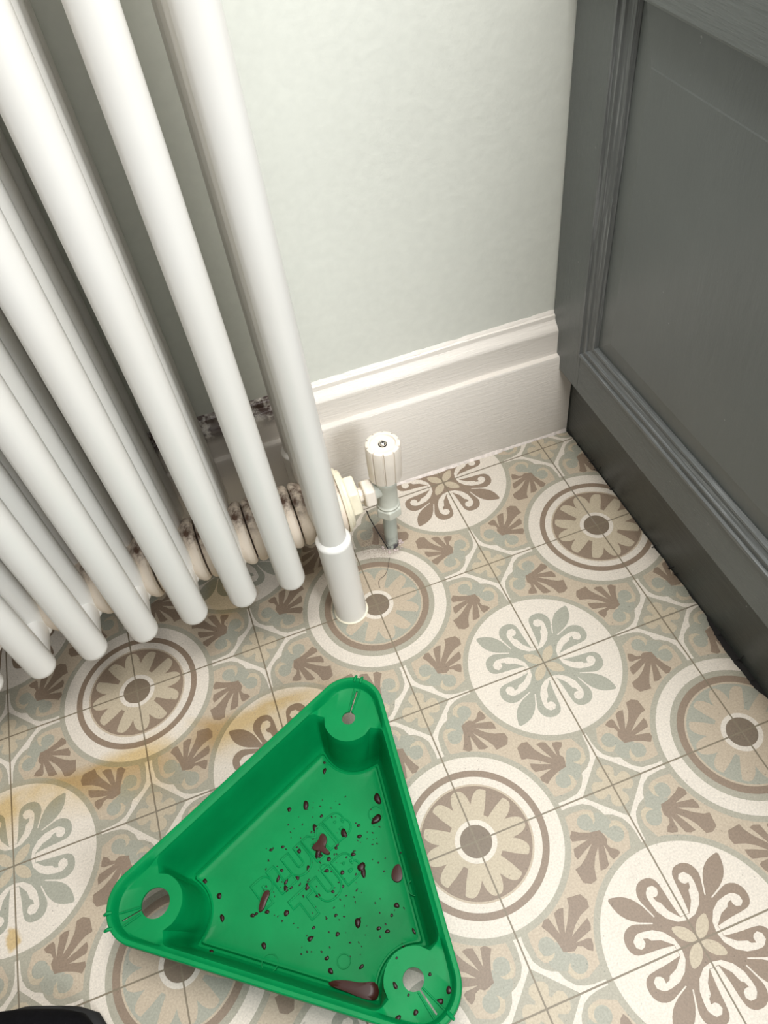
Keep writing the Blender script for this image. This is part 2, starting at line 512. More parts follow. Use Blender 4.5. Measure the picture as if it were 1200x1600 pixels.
tag(sk, kind='structure')
mb = MB(); rings = []
for k in range(301):
    x = -7.9 + 9.2 * k / 300
    w = abs(noise.noise(Vector((x * 9, 0, 0)))) * .016 + abs(noise.noise(Vector((x * 31, 5, 0)))) * .012
    rings.append([(x, WY(x, .01), .0), (x, WY(x, -.012 - w), .0), (x, WY(x, -.008 - w * .5), .010 + w * .3), (x, WY(x, .01), .03 + w)])
mb.loft(rings)
tag(mb.obj('trim_1', M_caulk, smooth=60), kind='structure')
# paint bead where skirting meets wall
mb = MB(); rings = []
for k in range(301):
    x = -7.9 + 9.1 * k / 300
    w = noise.noise(Vector((x * 11, 8, 0))) * .010 + noise.noise(Vector((x * 37, 2, 0))) * .006
    rings.append([(x, WY(x, .18), 1.27), (x, WY(x, .150 - w), 1.284), (x, WY(x, .160 - w * .5), 1.296 + w * .4), (x, WY(x, .18), 1.315 + w)])
mb.loft(rings)
tag(mb.obj('trim_2', M_skirt, smooth=60), kind='structure')

# ------------------------------------------------------------------ grey panelled cupboard on the right
XF = 1.178
cup = empty('panelled_cupboard', (1.3, -3, 0), label='dark grey painted panelled cupboard on a recessed plinth, right of the skirting board', category='cupboard')


def cpart(mb, name, mt, smooth=None, bev=None, parent=cup, **kw):
    o = mb.obj(name, mt, None, smooth=smooth)
    for v in o.data.vertices: v.co -= cup.location
    o.parent = parent
    if bev: bevel(o, bev)
    return tag(o, **kw)


YW = .285
ZB, ZT = .80, 3.66
YP0 = -.165       # outer line of the moulding on the wall side
Y_END = -4.8
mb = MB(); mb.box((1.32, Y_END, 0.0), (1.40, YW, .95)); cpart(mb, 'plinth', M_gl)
mb = MB(); mb.box((XF, YP0 - .02, ZB), (1.40, YW, 3.85)); cpart(mb, 'stile', M_gv, bev=.004)
mb = MB(); mb.box((XF, Y_END, ZB), (1.40, YP0 - .02, 1.17)); cpart(mb, 'bottom_rail', M_gh, bev=.004)
mb = MB(); mb.box((1.12, Y_END, 3.78), (1.40, YW - .03, 5.6)); cpart(mb, 'top_rail', M_gh, bev=.02)
# body behind
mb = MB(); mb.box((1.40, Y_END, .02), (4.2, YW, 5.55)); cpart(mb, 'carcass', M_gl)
# moulding: stepped profile (inset from stile edge, x depth)
mp = [(-.010, XF + .004), (.0, XF - .014), (.022, XF - .014), (.030, XF + .004), (.060, XF + .010), (.068, XF - .002), (.085, XF - .002), (.092, XF + .012), (.135, XF + .030), (.142, XF + .020), (.160, XF + .022), (.164, XF + .034), (.174, XF + .050), (.174, XF + .12), (-.010, XF + .12)]
mb = MB()
y_out, z_out = YP0, 1.17
rA = [(x, y_out - d, 3.75) for d, x in mp]
rB = [(x, y_out - d, z_out + d) for d, x in mp]
rC = [(x, Y_END, z_out + d) for d, x in mp]
mb.loft([rA, rB]); cpart(mb, 'moulding', M_wv, smooth=25)
mb = MB(); mb.loft([rB, rC]); cpart(mb, 'moulding', M_wh, smooth=25)
# raised and fielded panel
yi, zi = YP0 - .168, z_out + .170
e = [(yi, zi, XF + .056), (yi - .205, zi + .195, XF + .022), (yi - .208, zi + .198, XF + .018)]
mb = MB()
zt0 = 3.78; zt1 = 3.46
vs = [(e[0][2], e[0][0], e[0][1]), (e[1][2], e[1][0], e[1][1]), (e[2][2], e[2][0], e[2][1]),
      (e[0][2], e[0][0], zt0), (e[1][2], e[1][0], zt1), (e[2][2], e[2][0], zt1 - .008),
      (e[0][2], Y_END, e[0][1]), (e[1][2], Y_END, e[1][1]), (e[2][2], Y_END, e[2][1]),
      (e[0][2], Y_END, zt0), (e[1][2], Y_END, zt1), (e[2][2], Y_END, zt1 - .008)]
mb.add(vs, [(0, 1, 4, 3), (1, 2, 5, 4), (0, 6, 7, 1), (1, 7, 8, 2), (2, 8, 11, 5), (5, 11, 10, 4), (4, 10, 9, 3)])
cpart(mb, 'panel', M_gp)

# ragged dark gap and torn tile edge along the plinth
mb = MB(); top, bot = [], []
N = 260
for k in range(N + 1):
    y = .12 - 5.2 * k / N
    w = .006 + abs(noise.noise(Vector((y * 6, 1, 0)))) * .020 + abs(noise.noise(Vector((y * 27, 4, 0)))) * .012
    if -2.85 < y < -2.12: w += .045 * math.sin((y + 2.85) / .73 * PI) ** .6
    top.append((1.325, y, .0016)); bot.append((1.32 - w, y, .0016))
mb.add(top + bot, [(i, i + 1, N + 2 + i, N + 1 + i) for i in range(N)])
mb.add([(a, b, .004) for a, b, c in []], [])
for k in range(14):     # paint bristles and drips standing off the plinth edge
    y = random.uniform(-2.7, .0); h = random.uniform(.03, .09)
    mb.tube([(1.318, y, .0), (1.300 + random.uniform(-.02, 0), y + random.uniform(-.02, .02), h * .5), (1.314, y + random.uniform(-.02, .02), h)], .0035, 5)
tag(mb.obj('trim_3', M_dark), kind='structure')

# ------------------------------------------------------------------ radiator
RX, RYF, RYC, PX = -1.208, -.967, -.468, .373
rad = empty('column_radiator', (RX, RYC, 0), label='white enamelled multi-column radiator with long vertical tubes in front of the wall', category='radiator')
CY = [RYF - RYC, -.166, .166, .499]         # the four columns of a section
TR = .102
ZTOP = 8.2


def capsule(mb, x, y, z0, z1, r, n=28, flat=.9):
    prof = [(r * math.sin(a) + 1e-4, z0 + r * flat * (1 - math.cos(a))) for a in [PI / 2 * i / 7 for i in range(8)]]
    prof += [(r, z1 - r)] + [(r * math.cos(a) + 1e-4, z1 - r + r * math.sin(a)) for a in [PI / 2 * i / 6 for i in range(1, 7)]]
    mb.lathe(prof, n, 'Z', (x, y, 0))


def header(mb, z, up):
    """slim cast head joining the four columns, wide round hub in the middle"""
    rings = []
    for k in range(25):
        t = -1 + 2 * k / 24
        y = t * (.50 + .02)
        hh = .120 + .055 * math.exp(-(t / .42) ** 2)
        hw = .080 + .012 * math.exp(-(t / .42) ** 2)
        end = math.sqrt(max(0, 1 - max(0, (abs(t) - .86) / .14) ** 2)) * .6 + .4
        zc = z + (-.015 if not up else .015) * (abs(t) ** 2)
        rings.append([(hw * end * math.copysign(abs(math.cos(a)) ** .7, math.cos(a)), y, zc + hh * end * math.copysign(abs(math.sin(a)) ** .85, math.sin(a))) for a in [2 * PI * i / 20 for i in range(20)]])
    mb.loft(rings)


def ribs(mb, z, side_only=None):
    """two ridged collars, one on each flank of the section"""
    for s in (-1, 1):
        if side_only and s != side_only: continue
        h = PX / 2 - .004
        prof = [(.20, .0), (.205, h * .35), (.222, h * .45), (.236, h * .55), (.250, h * .66), (.256, h * .78), (.252, h * .90), (.236, h * .985)]
        mb.lathe([(r, s * q) for r, q in prof] + [(.20, s * h)], 44, 'X', (0, 0, z))


def make_section():
    sec = empty('radiator_section', (0, 0, 0), rad)
    for y in CY:
        t = MB(); capsule(t, 0, y, .600 if y < 0 else .620, ZTOP, TR); t.obj('column_tube', M_rad, sec, smooth=60)
    h = MB(); header(h, .76, False); h.obj('header', M_rad, sec, smooth=50)
    h = MB(); header(h, ZTOP - .18, True); h.obj('header', M_rad, sec, smooth=50)
    # collars are modelled round their own centre so the dust sits on their upper side
    for sd in (-1, 1):
        c = MB(); ribs(c, 0, sd); o = c.obj('collar', M_hub, sec, (0, 0, .765), smooth=35)
        tag(o, label='cream collar with brown dust on its upper side')
    c = MB(); c.lathe([(.215, -PX / 2), (.215, -PX / 2 + .02)], 32, 'X'); c.obj('joint_ring', M_joint, sec, (0, 0, .765))
    return sec


sec0 = make_section()
sec0.location.x = -PX * T
for k in range(2, 12):
    s = sec0.copy(); COL.objects.link(s); s.parent = rad; s.location.x = -PX * k * T
    for ch in sec0.children:
        c = ch.copy(); COL.objects.link(c); c.parent = s
# end section with its legs
sec = empty('end_section', (0, 0, 0), rad)
for j, y in enumerate(CY):
    t = MB()
    capsule(t, 0, y, .62 if j != 0 and j != 3 else .70, ZTOP, TR)
    t.obj('column_tube', M_rad, sec, smooth=60)
h = MB(); header(h, .76, False); h.obj('header', M_rad, sec, smooth=50)
h = MB(); header(h, ZTOP - .18, True); h.obj('header', M_rad, sec, smooth=50)
c = MB(); ribs(c, 0, -1); c.obj('collar', M_hub, sec, (0, 0, .765), smooth=35)
c = MB(); ribs(c, 0, 1); c.obj('collar', M_hub, sec, (0, 0, .765), smooth=35)
for y in (CY[0], CY[3]):
    lg = MB()
    rl = .128
    ztop = .965
    prof = [(rl, .012), (rl, ztop - .05), (rl * 1.02, ztop - .03), (rl * 1.02, ztop - .012), (rl * .97, ztop), (TR + .012, ztop + .012), (TR * .98, ztop + .03)]
    lg.lathe(prof, 40, 'Z', (0, y, 0)); o = lg.obj('leg', M_rad, sec, smooth=35)
    ft = MB(); ft.lathe([(rl + .010, .0), (rl + .012, .006), (rl + .006, .013), (rl - .004, .014)], 40, 'Z', (0, y, 0))
    ft.obj('foot_ring', M_plug, sec, smooth=40)
# end plug: flange, step, hexagonal bush
pl = MB()
x0 = PX / 2
pl.lathe([(.262, x0 - .010), (.266, x0 + .004), (.258, x0 + .016)], 48, 'X', (0, 0, .765))
pl.obj('plug_flange', M_plug, sec, smooth=35)
pl = MB()
pl.lathe([(.236, x0 + .012), (.238, x0 + .038), (.226, x0 + .048)], 48, 'X', (0, 0, .765))


def hexprof(mb, r, a, b, axis, c, n=6, ch=.012, rot=0):
    prof = [(r - ch, a), (r, a + ch), (r, b - ch), (r - ch, b)]
    k = len(mb.v)
    mb.lathe(prof, n, axis, c)
    if rot:
        for i in range(k, len(mb.v)):
            v = Vector(mb.v[i]) - Vector(c); v = Matrix.Rotation(rot, 3, axis) @ v; mb.v[i] = tuple(v + Vector(c))


pl.obj('plug_step', M_plug, sec, smooth=35)
pl = MB(); hexprof(pl, .178, x0 + .045, x0 + .135, 'X', (0, 0, .765), rot=.18); o = pl.obj('hexagonal_bush', M_plug, sec, smooth=20); bevel(o, .008)

# ------------------------------------------------------------------ valve on its pipe
VX, VY = -.672, -.469
lean = .043
val = empty('radiator_valve', (VX, VY, 0), label='small white radiator valve with ribbed round handwheel on a thin floor pipe', category='valve')
val.rotation_euler = (0, lean, 0)
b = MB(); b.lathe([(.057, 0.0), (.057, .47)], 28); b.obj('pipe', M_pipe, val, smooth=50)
b = MB(); hexprof(b, .112, .43, .535, 'Z', (0, 0, 0), rot=.3); o = b.obj('compression_nut', M_valve, val, smooth=20); bevel(o, .006)
b = MB(); b.lathe([(.090, .530), (.094, .536), (.094, .552), (.086, .560), (.083, .57), (.083, .80), (.088, .81), (.096, .818), (.096, .838), (.088, .846), (.085, .86)], 36)
# horizontal branch towards the radiator
b.lathe([(.060, -.05), (.066, -.10), (.080, -.125)], 28, 'X', (0, 0, .735), cap=False)
b.obj('valve_body', M_valve, val, smooth=35)
b = MB(); hexprof(b, .122, -.205, -.115, 'X', (0, 0, .735), rot=.25); o = b.obj('union_nut', M_head, val, smooth=20); bevel(o, .006)
b = MB(); b.lathe([(.062, -.32), (.062, -.19)], 8, 'X', (0, 0, .735)); o = b.obj('tail_piece', M_head, val, smooth=20); bevel(o, .004)
# ribbed handwheel with recessed top


def rib(a, k):
    if k in (0, 6, 7, 8, 9): return 1.0
    q = (a * 10 / (2 * PI)) % 1.0
    d = abs(q - .5) * 2
    return 1.0 if d < .80 else 1.0 - .085 * min(1, (d - .80) / .08)


w = MB()
prof = [(.098, .858), (.112, .868), (.130, .885), (.1345, 1.00), (.137, 1.205), (.131, 1.222), (.112, 1.229), (.100, 1.227), (.094, 1.214), (.030, 1.214)]
w.lathe(prof, 200, 'Z', rfun=rib)
hw = w.obj('handwheel', M_head, val, smooth=25)
w = MB(); w.lathe([(.026, 1.21), (.028, 1.222), (.022, 1.232), (.010, 1.236)], 24); sc = w.obj('screw', M_steel, hw, smooth=50)
w = MB(); w.box((-.016, -.003, 1.2335), (.016, .003, 1.2372)); w.box((-.003, -.016, 1.2335), (.003, .016, 1.2372)); w.obj('screw_slot', M_dark, hw)
w = MB(); w.lathe([(.034, 1.211), (.034, 1.217), (.028, 1.217)], 24); w.obj('screw_washer', M_dark, hw)

# crumbled plaster collar where the pipe enters the floor
mb = MB()
for k in range(34):
    a = random.uniform(0, 2 * PI); r = .066 + random.random() ** 2 * .030; sz = random.uniform(.006, .016)
    cx, cy = VX + r * math.cos(a), VY + r * math.sin(a)
    if cy > VY + .03 and random.random() < .5: continue
    n = 6
    vs = [(cx + sz * random.uniform(.7, 1.3) * math.cos(2 * PI * i / n), cy + sz * random.uniform(.7, 1.2) * math.sin(2 * PI * i / n), .001) for i in range(n)] + \
         [(cx + sz * .5 * math.cos(2 * PI * i / n), cy + sz * .5 * math.sin(2 * PI * i / n), sz * random.uniform(.5, 1.0)) for i in range(n)]
    mb.add(vs, [tuple(range(n, 2 * n))] + [(i, (i + 1) % n, n + (i + 1) % n, n + i) for i in range(n)] + [tuple(range(n))[::-1]])
tag(mb.obj('plaster_crumbs', M_plaster), label='crumbled white plaster bits round the foot of the valve pipe', category='debris', kind='stuff')
# thin dark line, drawn as a tube, from the union nut to the pipe foot, and one loose hair on the floor
mb = MB(); mb.tube([(-.845, -.52, .60), (-.835, -.535, .52), (-.80, -.54, .36), (-.765, -.53, .20), (-.738, -.515, .08), (-.722, -.505, .004)], .0045, 8)
tag(mb.obj('dark_line', M_dark, smooth=60), label='thin black line running from the valve nut down to the pipe foot', category='dark_line')
mb = MB()
pts = [(-.74 - .10 * (1 - math.cos(t)) * .9, -.60 - .26 * t / PI + .02 * math.sin(3 * t), .006 + .004 * math.sin(t)) for t in [PI * i / 16 for i in range(17)]]
mb.tube(pts, .0016, 5)
tag(mb.obj('hair', M_hair, smooth=60), label='loose curved dark hair on the tile below the valve pipe', category='hair')

# ------------------------------------------------------------------ green triangular drip tray
TC = Vector((-2.055, -2.815, 0)); TA = math.radians(55.1)
RIM, LED, BOT = .47, .405, .045
tray = empty('drip_tray', TC, label='green plastic triangular drip tray with dirty water inside on the tiled floor', category='tray')
tray.rotation_euler = (0, 0, TA)
# local frame: corners at 0, 120, 240 degrees


def tri_r(th, rin, rad_c):
    """radius of a rounded equilateral triangle with inradius rin and corner radius rad_c"""
    a = (math.degrees(th) + 60) % 120 - 60
    a = abs(math.radians(a))                       # 0 at a corner, 60 at mid side
    rc = (rin - rad_c) * 2                         # distance of the corner circle centre
    flat = rin / math.cos(PI / 3 - a) if True else 0
    # circle hit
    px, py = rc * math.cos(a), rc * math.sin(a)
    disc = rad_c ** 2 - (rc * math.sin(a)) ** 2
    if disc > 0:
        hit = rc * math.cos(a) + math.sqrt(disc)
        # tangent point angle
        tx, ty = rc + rad_c * math.cos(PI / 3), rad_c * math.sin(PI / 3)
        if a < math.atan2(ty, tx): return hit
    return flat


HD = .930        # distance of the holes from the middle


def ledge_r(th, rh, side):
    """inner outline of the corner shelf: bulges round the hole, flares to the sides"""
    a = abs(math.radians((math.degrees(th) + 60) % 120 - 60))
    best = side
    d = HD * math.sin(a)
    if d < rh:
        best = min(best, HD * math.cos(a) - math.sqrt(rh * rh - d * d))
    # flare: straight lip perpendicular-ish to the corner axis
    fl = (HD - .03) / max(.2, math.cos(a))
    return best, fl


def smin(a, b, k):
    h = max(0, min(1, .5 + .5 * (b - a) / k)); return b * (1 - h) + a * h - k * h * (1 - h)


NTH = 480
ths = [2 * PI * i / NTH for i in range(NTH)]
R_out = [tri_r(t, .722, .235) for t in ths]
R_rimi = [tri_r(t, .690, .205) for t in ths]
R_led = [tri_r(t, .668, .185) for t in ths]
R_floor_s = [tri_r(t, .545, .05) for t in ths]
R_chan_s = [tri_r(t, .590, .06) for t in ths]
R_top, R_bot, R_ch = [], [], []
for t, rl_, rf, rc_ in zip(ths, R_led, R_floor_s, R_chan_s):
    b1, f1 = ledge_r(t, .165, 9); top = smin(smin(b1, f1, .12) if b1 < 8 else f1, rl_, .04)
    b2, f2 = ledge_r(t, .255, 9); bo = smin(smin(b2, f2 - .10, .10) if b2 < 8 else f2 - .10, rf, .04)
    b3, f3 = ledge_r(t, .222, 9); ch = smin(smin(b3, f3 - .07, .10) if b3 < 8 else f3 - .07, rc_, .04)
    R_top.append(min(top, rl_ - .001)); R_bot.append(bo); R_ch.append(max(ch, bo + .018))
rings = []


def ring(rs, z): rings.append([(r * math.cos(t), r * math.sin(t), zz) for r, t, zz in zip(rs, ths, (z if isinstance(z, list) else [z] * NTH))])


lerp = lambda A, B, k: [a + (b - a) * k for a, b in zip(A, B)]
# where the shelf vanishes along the sides the wall goes straight up to the rim
corner = [max(0, min(1, (rl_ - rt) / .05)) for rl_, rt in zip(R_led, R_top)]
zled = [LED * c + (RIM - .03) * (1 - c) for c in corner]
for k in (.25, .5, .75, .93): ring([r * k for r in R_bot], BOT)
ring(lerp(R_bot, R_ch, -.15), BOT + .004)
ring(R_bot, BOT + .008); ring(lerp(R_bot, R_ch, .25), BOT + .006); ring(lerp(R_bot, R_ch, .45), BOT - .012); ring(lerp(R_bot, R_ch, .75), BOT - .016); ring(R_ch, BOT + .004)
R_w = lerp(R_ch, R_top, .10)
for k in (.06, .2, .4, .6, .8, .93): ring(lerp(R_ch, R_top, .08 + k * .86), [BOT + (z - BOT) * k for z in zled])
ring(lerp(R_ch, R_top, .955), [z - .012 for z in zled]); ring(R_top, [z - .001 for z in zled])
ring(lerp(R_top, R_led, .15), zled); ring(lerp(R_top, R_led, .6), zled); ring(lerp(R_top, R_led, .96), zled)
ring(R_led, [z + .006 for z in zled])
ring(lerp(R_led, R_rimi, .55), [z + (RIM - .01 - z) * .6 for z in zled])
ring(R_rimi, RIM - .006)
ring(lerp(R_rimi, R_out, .2), RIM); ring(lerp(R_rimi, R_out, .8), RIM); ring(R_out, RIM - .006); ring([r + .002 for r in R_out], RIM - .05)
vs = [p for r in rings for p in r]; nr = len(rings)
vs.append((0, 0, BOT)); ci = len(vs) - 1
fs = [(k * NTH + i, (k + 1) * NTH + i, (k + 1) * NTH + (i + 1) % NTH, k * NTH + (i + 1) % NTH) for k in range(nr - 1) for i in range(NTH)]
fs += [(ci, i, (i + 1) % NTH) for i in range(NTH)]


def baked(o, name, mt, parent, smooth=35):
    """evaluate the modifiers of o into a clean mesh object and drop o"""
    dg = bpy.context.evaluated_depsgraph_get(); dg.update()
    me = bpy.data.meshes.new_from_object(o.evaluated_get(dg))
    me.name = name; me.materials.clear(); me.materials.append(mt)
    me.polygons.foreach_set('use_smooth', [True] * len(me.polygons)); me.set_sharp_from_angle(angle=math.radians(smooth))
    n = bpy.data.objects.new(name, me); COL.objects.link(n); n.parent = parent
    bpy.data.objects.remove(o)
    return n


raw = new_obj('raw', vs, fs, M_tub)
md = raw.modifiers.new('s', 'SOLIDIFY'); md.thickness = .016 * T; md.offset = -1
cut = MB()
hole_r = {0: .046, 120: .088, 240: .060}
for deg, hr in hole_r.items():
    a = math.radians(deg); cx, cy = HD * math.cos(a), HD * math.sin(a)
    cut.lathe([(hr, .30), (hr, .55)], 48, 'Z', (cx, cy, 0))
co = cut.obj('cut', M_tub)
md = raw.modifiers.new('b', 'BOOLEAN'); md.operation = 'DIFFERENCE'; md.solver = 'EXACT'; md.object = co
c2 = MB()
for deg, off, wd in ((0, .0, .009), (120, .045, .007), (240, -.03, .008)):
    a = math.radians(deg); ca, sa = math.cos(a), math.sin(a)
    r0, r1 = HD + hole_r[deg] * .9, 1.135
    P = []
    for r, w_ in ((r0, -wd), (r1, -wd), (r1, wd), (r0, wd)):
        q = w_ * .6 + (off if r == r1 else off * .3); P.append((r * ca - q * sa, r * sa + q * ca))
    c2.add([(x, y, .34) for x, y in P] + [(x, y, .46) for x, y in P], [(3, 2, 1, 0), (4, 5, 6, 7), (0, 1, 5, 4), (1, 2, 6, 5), (2, 3, 7, 6), (3, 0, 4, 7)])
co2 = c2.obj('cut', M_tub)
md = raw.modifiers.new('b2', 'BOOLEAN'); md.operation = 'DIFFERENCE'; md.solver = 'EXACT'; md.object = co2
basin = baked(raw, 'basin', M_tub, tray, 30)
bpy.data.objects.remove(co); bpy.data.objects.remove(co2)

# raised strips beside each slit with small nubs at the rim
for deg, offs in ((0, (-.022, .022)), (120, (.0, .09)), (240, (.015, -.06))):
    a = math.radians(deg); ca, sa = math.cos(a), math.sin(a)
    rr = tri_r(a, .722, .235)
    for of_ in offs:
        sb = MB()
        p0 = (HD + hole_r[deg] * 1.05, of_ * .45); p1 = (rr - .05, of_)
        W = lambda p, z: (p[0] * ca - p[1] * sa, p[0] * sa + p[1] * ca, z)
        sb.tube([W(p0, LED + .002), W(p1, LED + .004)], .0055, 8)
        q0 = (rr - .034, of_); q1 = (rr + .012, of_)
        sb.obj('tear_strip', M_tub, tray, smooth=50); sb = MB()
        sb.tube([W(q0, RIM - .004), W(((q0[0] + q1[0]) / 2, of_), RIM + .004), W(q1, RIM - .012)], [.010, .012, .009], 8)
        sb.obj('rim_nub', M_tub, tray, smooth=50)

# embossed lettering and moulding marks on the tray floor (tray local frame)


def tray_local(x, y):
    v = Vector((x, y, 0)) - TC; c, s = math.cos(-TA), math.sin(-TA)
    return (v.x * c - v.y * s, v.x * s + v.y * c)


def lettering(txt, x, y, size, spacing):
    cu = bpy.data.curves.new('lettering', 'FONT'); cu.body = txt; cu.size = size * T
    cu.fill_mode = 'NONE'; cu.bevel_depth = .0055 * T; cu.bevel_resolution = 2; cu.offset = .018 * T
    cu.space_character = spacing; cu.align_x = 'CENTER'; cu.align_y = 'CENTER'; cu.resolution_u = 6
    o = bpy.data.objects.new('lettering', cu); COL.objects.link(o)
    bpy.context.view_layer.update()
    n = baked(o, 'lettering', M_tub, tray, 60)
    lx, ly = tray_local(x, y)
    n.location = (lx * T, ly * T, (BOT + .001) * T); n.rotation_euler = (0, 0, math.radians(21.5) - TA)
    return n


tag(lettering('PLUMB', -2.10, -2.700, .205, 1.22), label='raised lettering PLUMB')
tag(lettering('TUB', -2.000, -2.925, .215, 1.25), label='raised lettering TUB')
for px, py, r in ((-1.475, -3.13, .048), (-1.56, -2.60, .048), (-2.46, -3.21, .050), (-1.99, -2.80, .020), (-2.03, -3.36, .04)):
    lx, ly = tray_local(px, py); mk = MB()
    mk.lathe([(r - .004, BOT), (r - .002, BOT + .005), (r + .002, BOT + .005), (r + .004, BOT)], 32, 'Z', (lx, ly, 0), cap=False)
    mk.obj('moulding_mark', M_tub, tray, smooth=60)

# dirty water: camera-measured spots on the tray floor, as positions in the room
DROPS = [(-1.783, -2.133, 0.046, 0.0084, 1.1, 0.0), (-1.991, -2.367, 0.046, 0.0164, 1.6, 1.4), (-2.105, -2.357, 0.046, 0.0109, 1.1, 0.0), (-1.801, -2.191, 0.046, 0.0112, 1.5, 0.87), (-1.513, -2.508, 0.046, 0.0217, 1.4, 1.75), (-1.569, -2.642, 0.046, 0.0213, 1.6, 0.52), (-2.751, -2.598, 0.046, 0.013, 1.1, 0.0), (-2.677, -2.722, 0.046, 0.0128, 1.3, 1.4), (-2.688, -2.858, 0.046, 0.0126, 1.4, 1.4), (-2.474, -3.105, 0.046, 0.0123, 1.5, 1.75), (-2.793, -3.022, 0.046, 0.0123, 1.1, 0.0), (-1.882, -3.188, 0.046, 0.0173, 1.2, 1.57), (-2.188, -3.171, 0.046, 0.0123, 1.1, 0.0), (-2.023, -3.207, 0.046, 0.0098, 1.1, 0.0), (-1.769, -3.266, 0.046, 0.0098, 1.1, 0.0), (-1.727, -3.301, 0.046, 0.0098, 1.1, 0.0), (-1.67, -3.226, 0.046, 0.0074, 1.1, 0.0), (-1.66, -3.405, 0.046, 0.0097, 1.2, 1.75), (-2.121, -3.308, 0.046, 0.0097, 1.1, 0.0), (-2.119, -3.382, 0.046, 0.012, 1.3, 1.57), (-1.936, -3.425, 0.046, 0.0096, 1.3, 0.35), (-2.245, -2.794, 0.046, 0.0103, 1.5, 0.87), (-2.256, -2.835, 0.046, 0.0128, 1.3, 1.4), (-2.287, -2.756, 0.046, 0.0103, 1.8, 1.05), (-2.116, -2.644, 0.046, 0.0105, 1.1, 0.0), (-2.086, -2.772, 0.046, 0.0104, 1.6, 1.4), (-1.978, -2.676, 0.046, 0.0237, 1.8, 0.96), (-1.973, -2.537, 0.046, 0.0134, 1.4, 1.57), (-1.911, -2.48, 0.046, 0.0081, 1.1, 0.0), (-1.798, -2.646, 0.046, 0.0186, 1.2, 1.57), (-1.864, -2.699, 0.046, 0.0079, 1.1, 0.0), (-1.708, -2.703, 0.046, 0.0106, 1.1, 0.0), (-1.783, -2.796, 0.046, 0.0104, 1.1, 0.0), (-1.761, -2.889, 0.046, 0.0206, 1.2, 1.22), (-1.878, -2.715, 0.046, 0.0079, 1.1, 0.0), (-1.979, -2.826, 0.046, 0.0103, 1.1, 0.0), (-1.91, -2.956, 0.046, 0.0076, 1.1, 0.0), (-1.977, -2.962, 0.046, 0.0076, 1.1, 0.0), (-2.256, -2.718, 0.046, 0.0078, 1.1, 0.0), (-2.124, -2.873, 0.046, 0.0128, 1.5, 1.22), (-2.498, -2.911, 0.046, 0.0101, 1.1, 0.0), (-2.294, -2.977, 0.046, 0.0126, 1.3, 0.87), (-2.152, -3.12, 0.046, 0.0074, 1.1, 0.0), (-1.572, -3.36, 0.046, 0.0098, 1.6, 1.75), (-2.21, -2.577, 0.046, 0.0079, 1.1, 0.0), (-2.292, -2.567, 0.046, 0.0079, 1.1, 0.0), (-2.408, -2.925, 0.046, 0.0101, 1.1, 0.0), (-1.622, -3.187, 0.046, 0.0125, 1.1, 0.0), (-2.124, -2.873, 0.046, 0.0077, 1.1, 0.0), (-2.476, -2.911, 0.046, 0.0076, 1.1, 0.0), (-1.999, -3.101, 0.046, 0.0075, 1.1, 0.0), (-2.061, -3.097, 0.046, 0.005, 1.1, 0.0), (-2.224, -2.843, 0.046, 0.0077, 1.1, 0.0), (-1.884, -2.875, 0.046, 0.0103, 1.1, 0.0), (-1.758, -2.932, 0.046, 0.0154, 1.4, 1.22), (-2.169, -2.802, 0.046, 0.0103, 1.6, 1.4), (-1.993, -2.727, 0.046, 0.0104, 1.1, 0.0), (-1.942, -2.764, 0.046, 0.0104, 1.1, 0.0), (-2.074, -2.953, 0.046, 0.0101, 1.1, 0.0), (-1.694, -2.633, 0.046, 0.008, 1.1, 0.0), (-1.463, -3.168, 0.046, 0.0075, 1.1, 0.0), (-1.892, -3.738, 0.406, 0.0122, 1.1, 0.0), (-1.703, -3.808, 0.406, 0.0104, 1.1, 0.0), (-1.804, -3.802, 0.406, 0.0121, 1.3, 0.35), (-1.565, -3.667, 0.406, 0.0071, 1.1, 0.0), (-1.767, -3.65, 0.406, 0.0106, 1.3, 1.75), (-1.713, -3.718, 0.406, 0.0053, 1.1, 0.0), (-1.496, -3.777, 0.406, 0.014, 1.2, 1.05), (-1.561, -3.807, 0.406, 0.0122, 1.4, -0.17), (-1.711, -3.528, 0.406, 0.0054, 1.1, 0.0)]
rnd = random.Random(3)


def blob(mb, x, y, z, r, asp=1.0, ang=0.0, n=14, h=.35, ragged=.25):
    ph = [rnd.uniform(0, 2 * PI) for _ in range(3)]
    def rr(a): return r * (1 + ragged * (.5 * math.sin(a + ph[0]) + .5 * math.sin(2 * a + ph[1]) + .35 * math.sin(3 * a + ph[2])))
    vs = []
    for s_, hz in ((1.0, 0.0), (.85, .6), (.5, .95)):
        for i in range(n):
            a = 2 * PI * i / n; u, v = rr(a) * s_ * asp, rr(a) * s_ / asp ** .5
            vs.append((x + u * math.cos(a) * math.cos(ang) - v * math.sin(a) * math.sin(ang), y + u * math.cos(a) * math.sin(ang) + v * math.sin(a) * math.cos(ang), z + min(r * h, .010) * hz))
    vs.append((x, y, z + min(r * h, .010)))
    fs = [(k * n + i, k * n + (i + 1) % n, (k + 1) * n + (i + 1) % n, (k + 1) * n + i) for k in range(2) for i in range(n)]
    fs += [(2 * n + i, 2 * n + (i + 1) % n, 3 * n) for i in range(n)]
    fs += [tuple(range(n))[::-1]]
    mb.add(vs, fs)


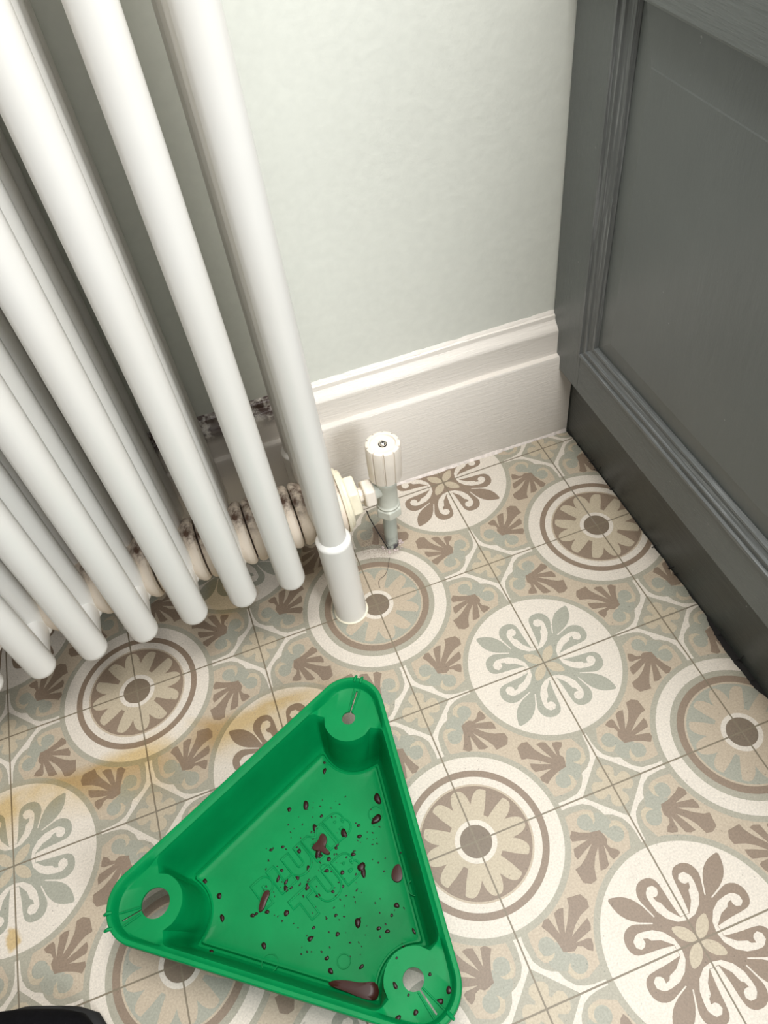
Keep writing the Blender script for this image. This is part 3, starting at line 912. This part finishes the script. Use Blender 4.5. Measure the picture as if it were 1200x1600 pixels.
mb = MB()
for x, y, z, r, asp, ang in DROPS: blob(mb, x, y, z, r * 1.3, asp, ang)
for k in range(150):
    t = rnd.uniform(0, 2 * PI); q = rnd.random() ** .6 * .50
    x, y = TC.x + .12 + q * math.cos(t), TC.y - .05 + q * math.sin(t)
    blob(mb, x, y, BOT + .001, rnd.uniform(.0025, .0065), rnd.uniform(1, 1.8), rnd.uniform(0, PI), 8)
tag(mb.obj('dirt_specks', M_muck, smooth=60), label='small brown drops and specks of dirty water scattered over the green tray', category='dirt', kind='stuff')


def puddle(pts, label, z=BOT - .004, h=.012):
    cx = sum(p[0] for p in pts) / len(pts); cy = sum(p[1] for p in pts) / len(pts)
    P = smooth_poly(pts, 2); n = len(P); mb = MB()
    vs = [(x, y, z) for x, y in P] + [(cx + (x - cx) * .93, cy + (y - cy) * .93, z + h) for x, y in P] + [(cx + (x - cx) * .6, cy + (y - cy) * .6, z + h * 1.15) for x, y in P] + [(cx, cy, z + h * 1.2)]
    fs = [(k * n + i, k * n + (i + 1) % n, (k + 1) * n + (i + 1) % n, (k + 1) * n + i) for k in range(2) for i in range(n)] + [(2 * n + i, 2 * n + (i + 1) % n, 3 * n) for i in range(n)] + [tuple(range(n))[::-1]]
    mb.add(vs, fs)
    return tag(mb.obj('puddle', M_puddle, smooth=60), label=label, category='puddle')


PUD = [([(-2.151, -3.425), (-2.066, -3.448), (-1.964, -3.507), (-1.888, -3.523), (-1.873, -3.555), (-1.886, -3.603), (-1.923, -3.623), (-1.99, -3.585), (-2.068, -3.517), (-2.15, -3.457)], 'long brown puddle in the tray near its lower right corner', 0.045), ([(-1.567, -2.964), (-1.518, -2.952), (-1.515, -3.005), (-1.532, -3.06), (-1.578, -3.067), (-1.605, -3.022)], 'brown puddle against the right wall of the tray', 0.045), ([(-2.396, -2.799), (-2.36, -2.802), (-2.361, -2.833), (-2.39, -2.862), (-2.423, -2.909), (-2.461, -2.915), (-2.446, -2.871)], 'narrow brown smear over the first letter of the tray lettering', 0.048), ([(-2.026, -2.647), (-1.976, -2.629), (-1.948, -2.589), (-1.922, -2.599), (-1.913, -2.647), (-1.948, -2.688), (-1.917, -2.732), (-1.943, -2.744), (-1.994, -2.692), (-2.024, -2.68)], 'brown blot over the letter M in the tray', 0.048)]
for pts, lab, z in PUD: puddle(pts, lab, z)

# ------------------------------------------------------------------ black shoe at the lower left corner
sh = empty('shoe', (-4.22, -4.21, 0), label='black shoe toe at the bottom left corner of the photo', category='shoe')
sh.rotation_euler = (0, 0, math.radians(-20))


def shoe_ring(y, w, z0, z1, n=28, sq=.75):
    return [(w * math.copysign(abs(math.cos(a)) ** sq, math.cos(a)) + .06 * (y < 0), y, z0 + (z1 - z0) * (.5 + .5 * math.copysign(abs(math.sin(a)) ** .8, math.sin(a)))) for a in [2 * PI * i / n for i in range(n)]]


u = MB()
u.loft([shoe_ring(*q) for q in ((1.29, .16, .12, .24), (1.27, .27, .10, .31), (1.20, .36, .09, .37), (.98, .41, .09, .42), (.6, .41, .09, .50), (.2, .38, .09, .72), (-.2, .34, .09, .92), (-.6, .32, .09, .98), (-.9, .28, .09, .98), (-1.0, .2, .1, .95))])
u.obj('upper', M_shoe, sh, smooth=60)
u = MB()
u.loft([shoe_ring(*q) for q in ((1.32, .18, 0, .11), (1.29, .30, 0, .12), (1.20, .39, 0, .12), (.98, .43, 0, .12), (.5, .42, 0, .12), (0, .36, 0, .12), (-.6, .34, 0, .12), (-.95, .30, 0, .12), (-1.04, .2, 0, .12))])
u.obj('sole', M_sole, sh, smooth=60)
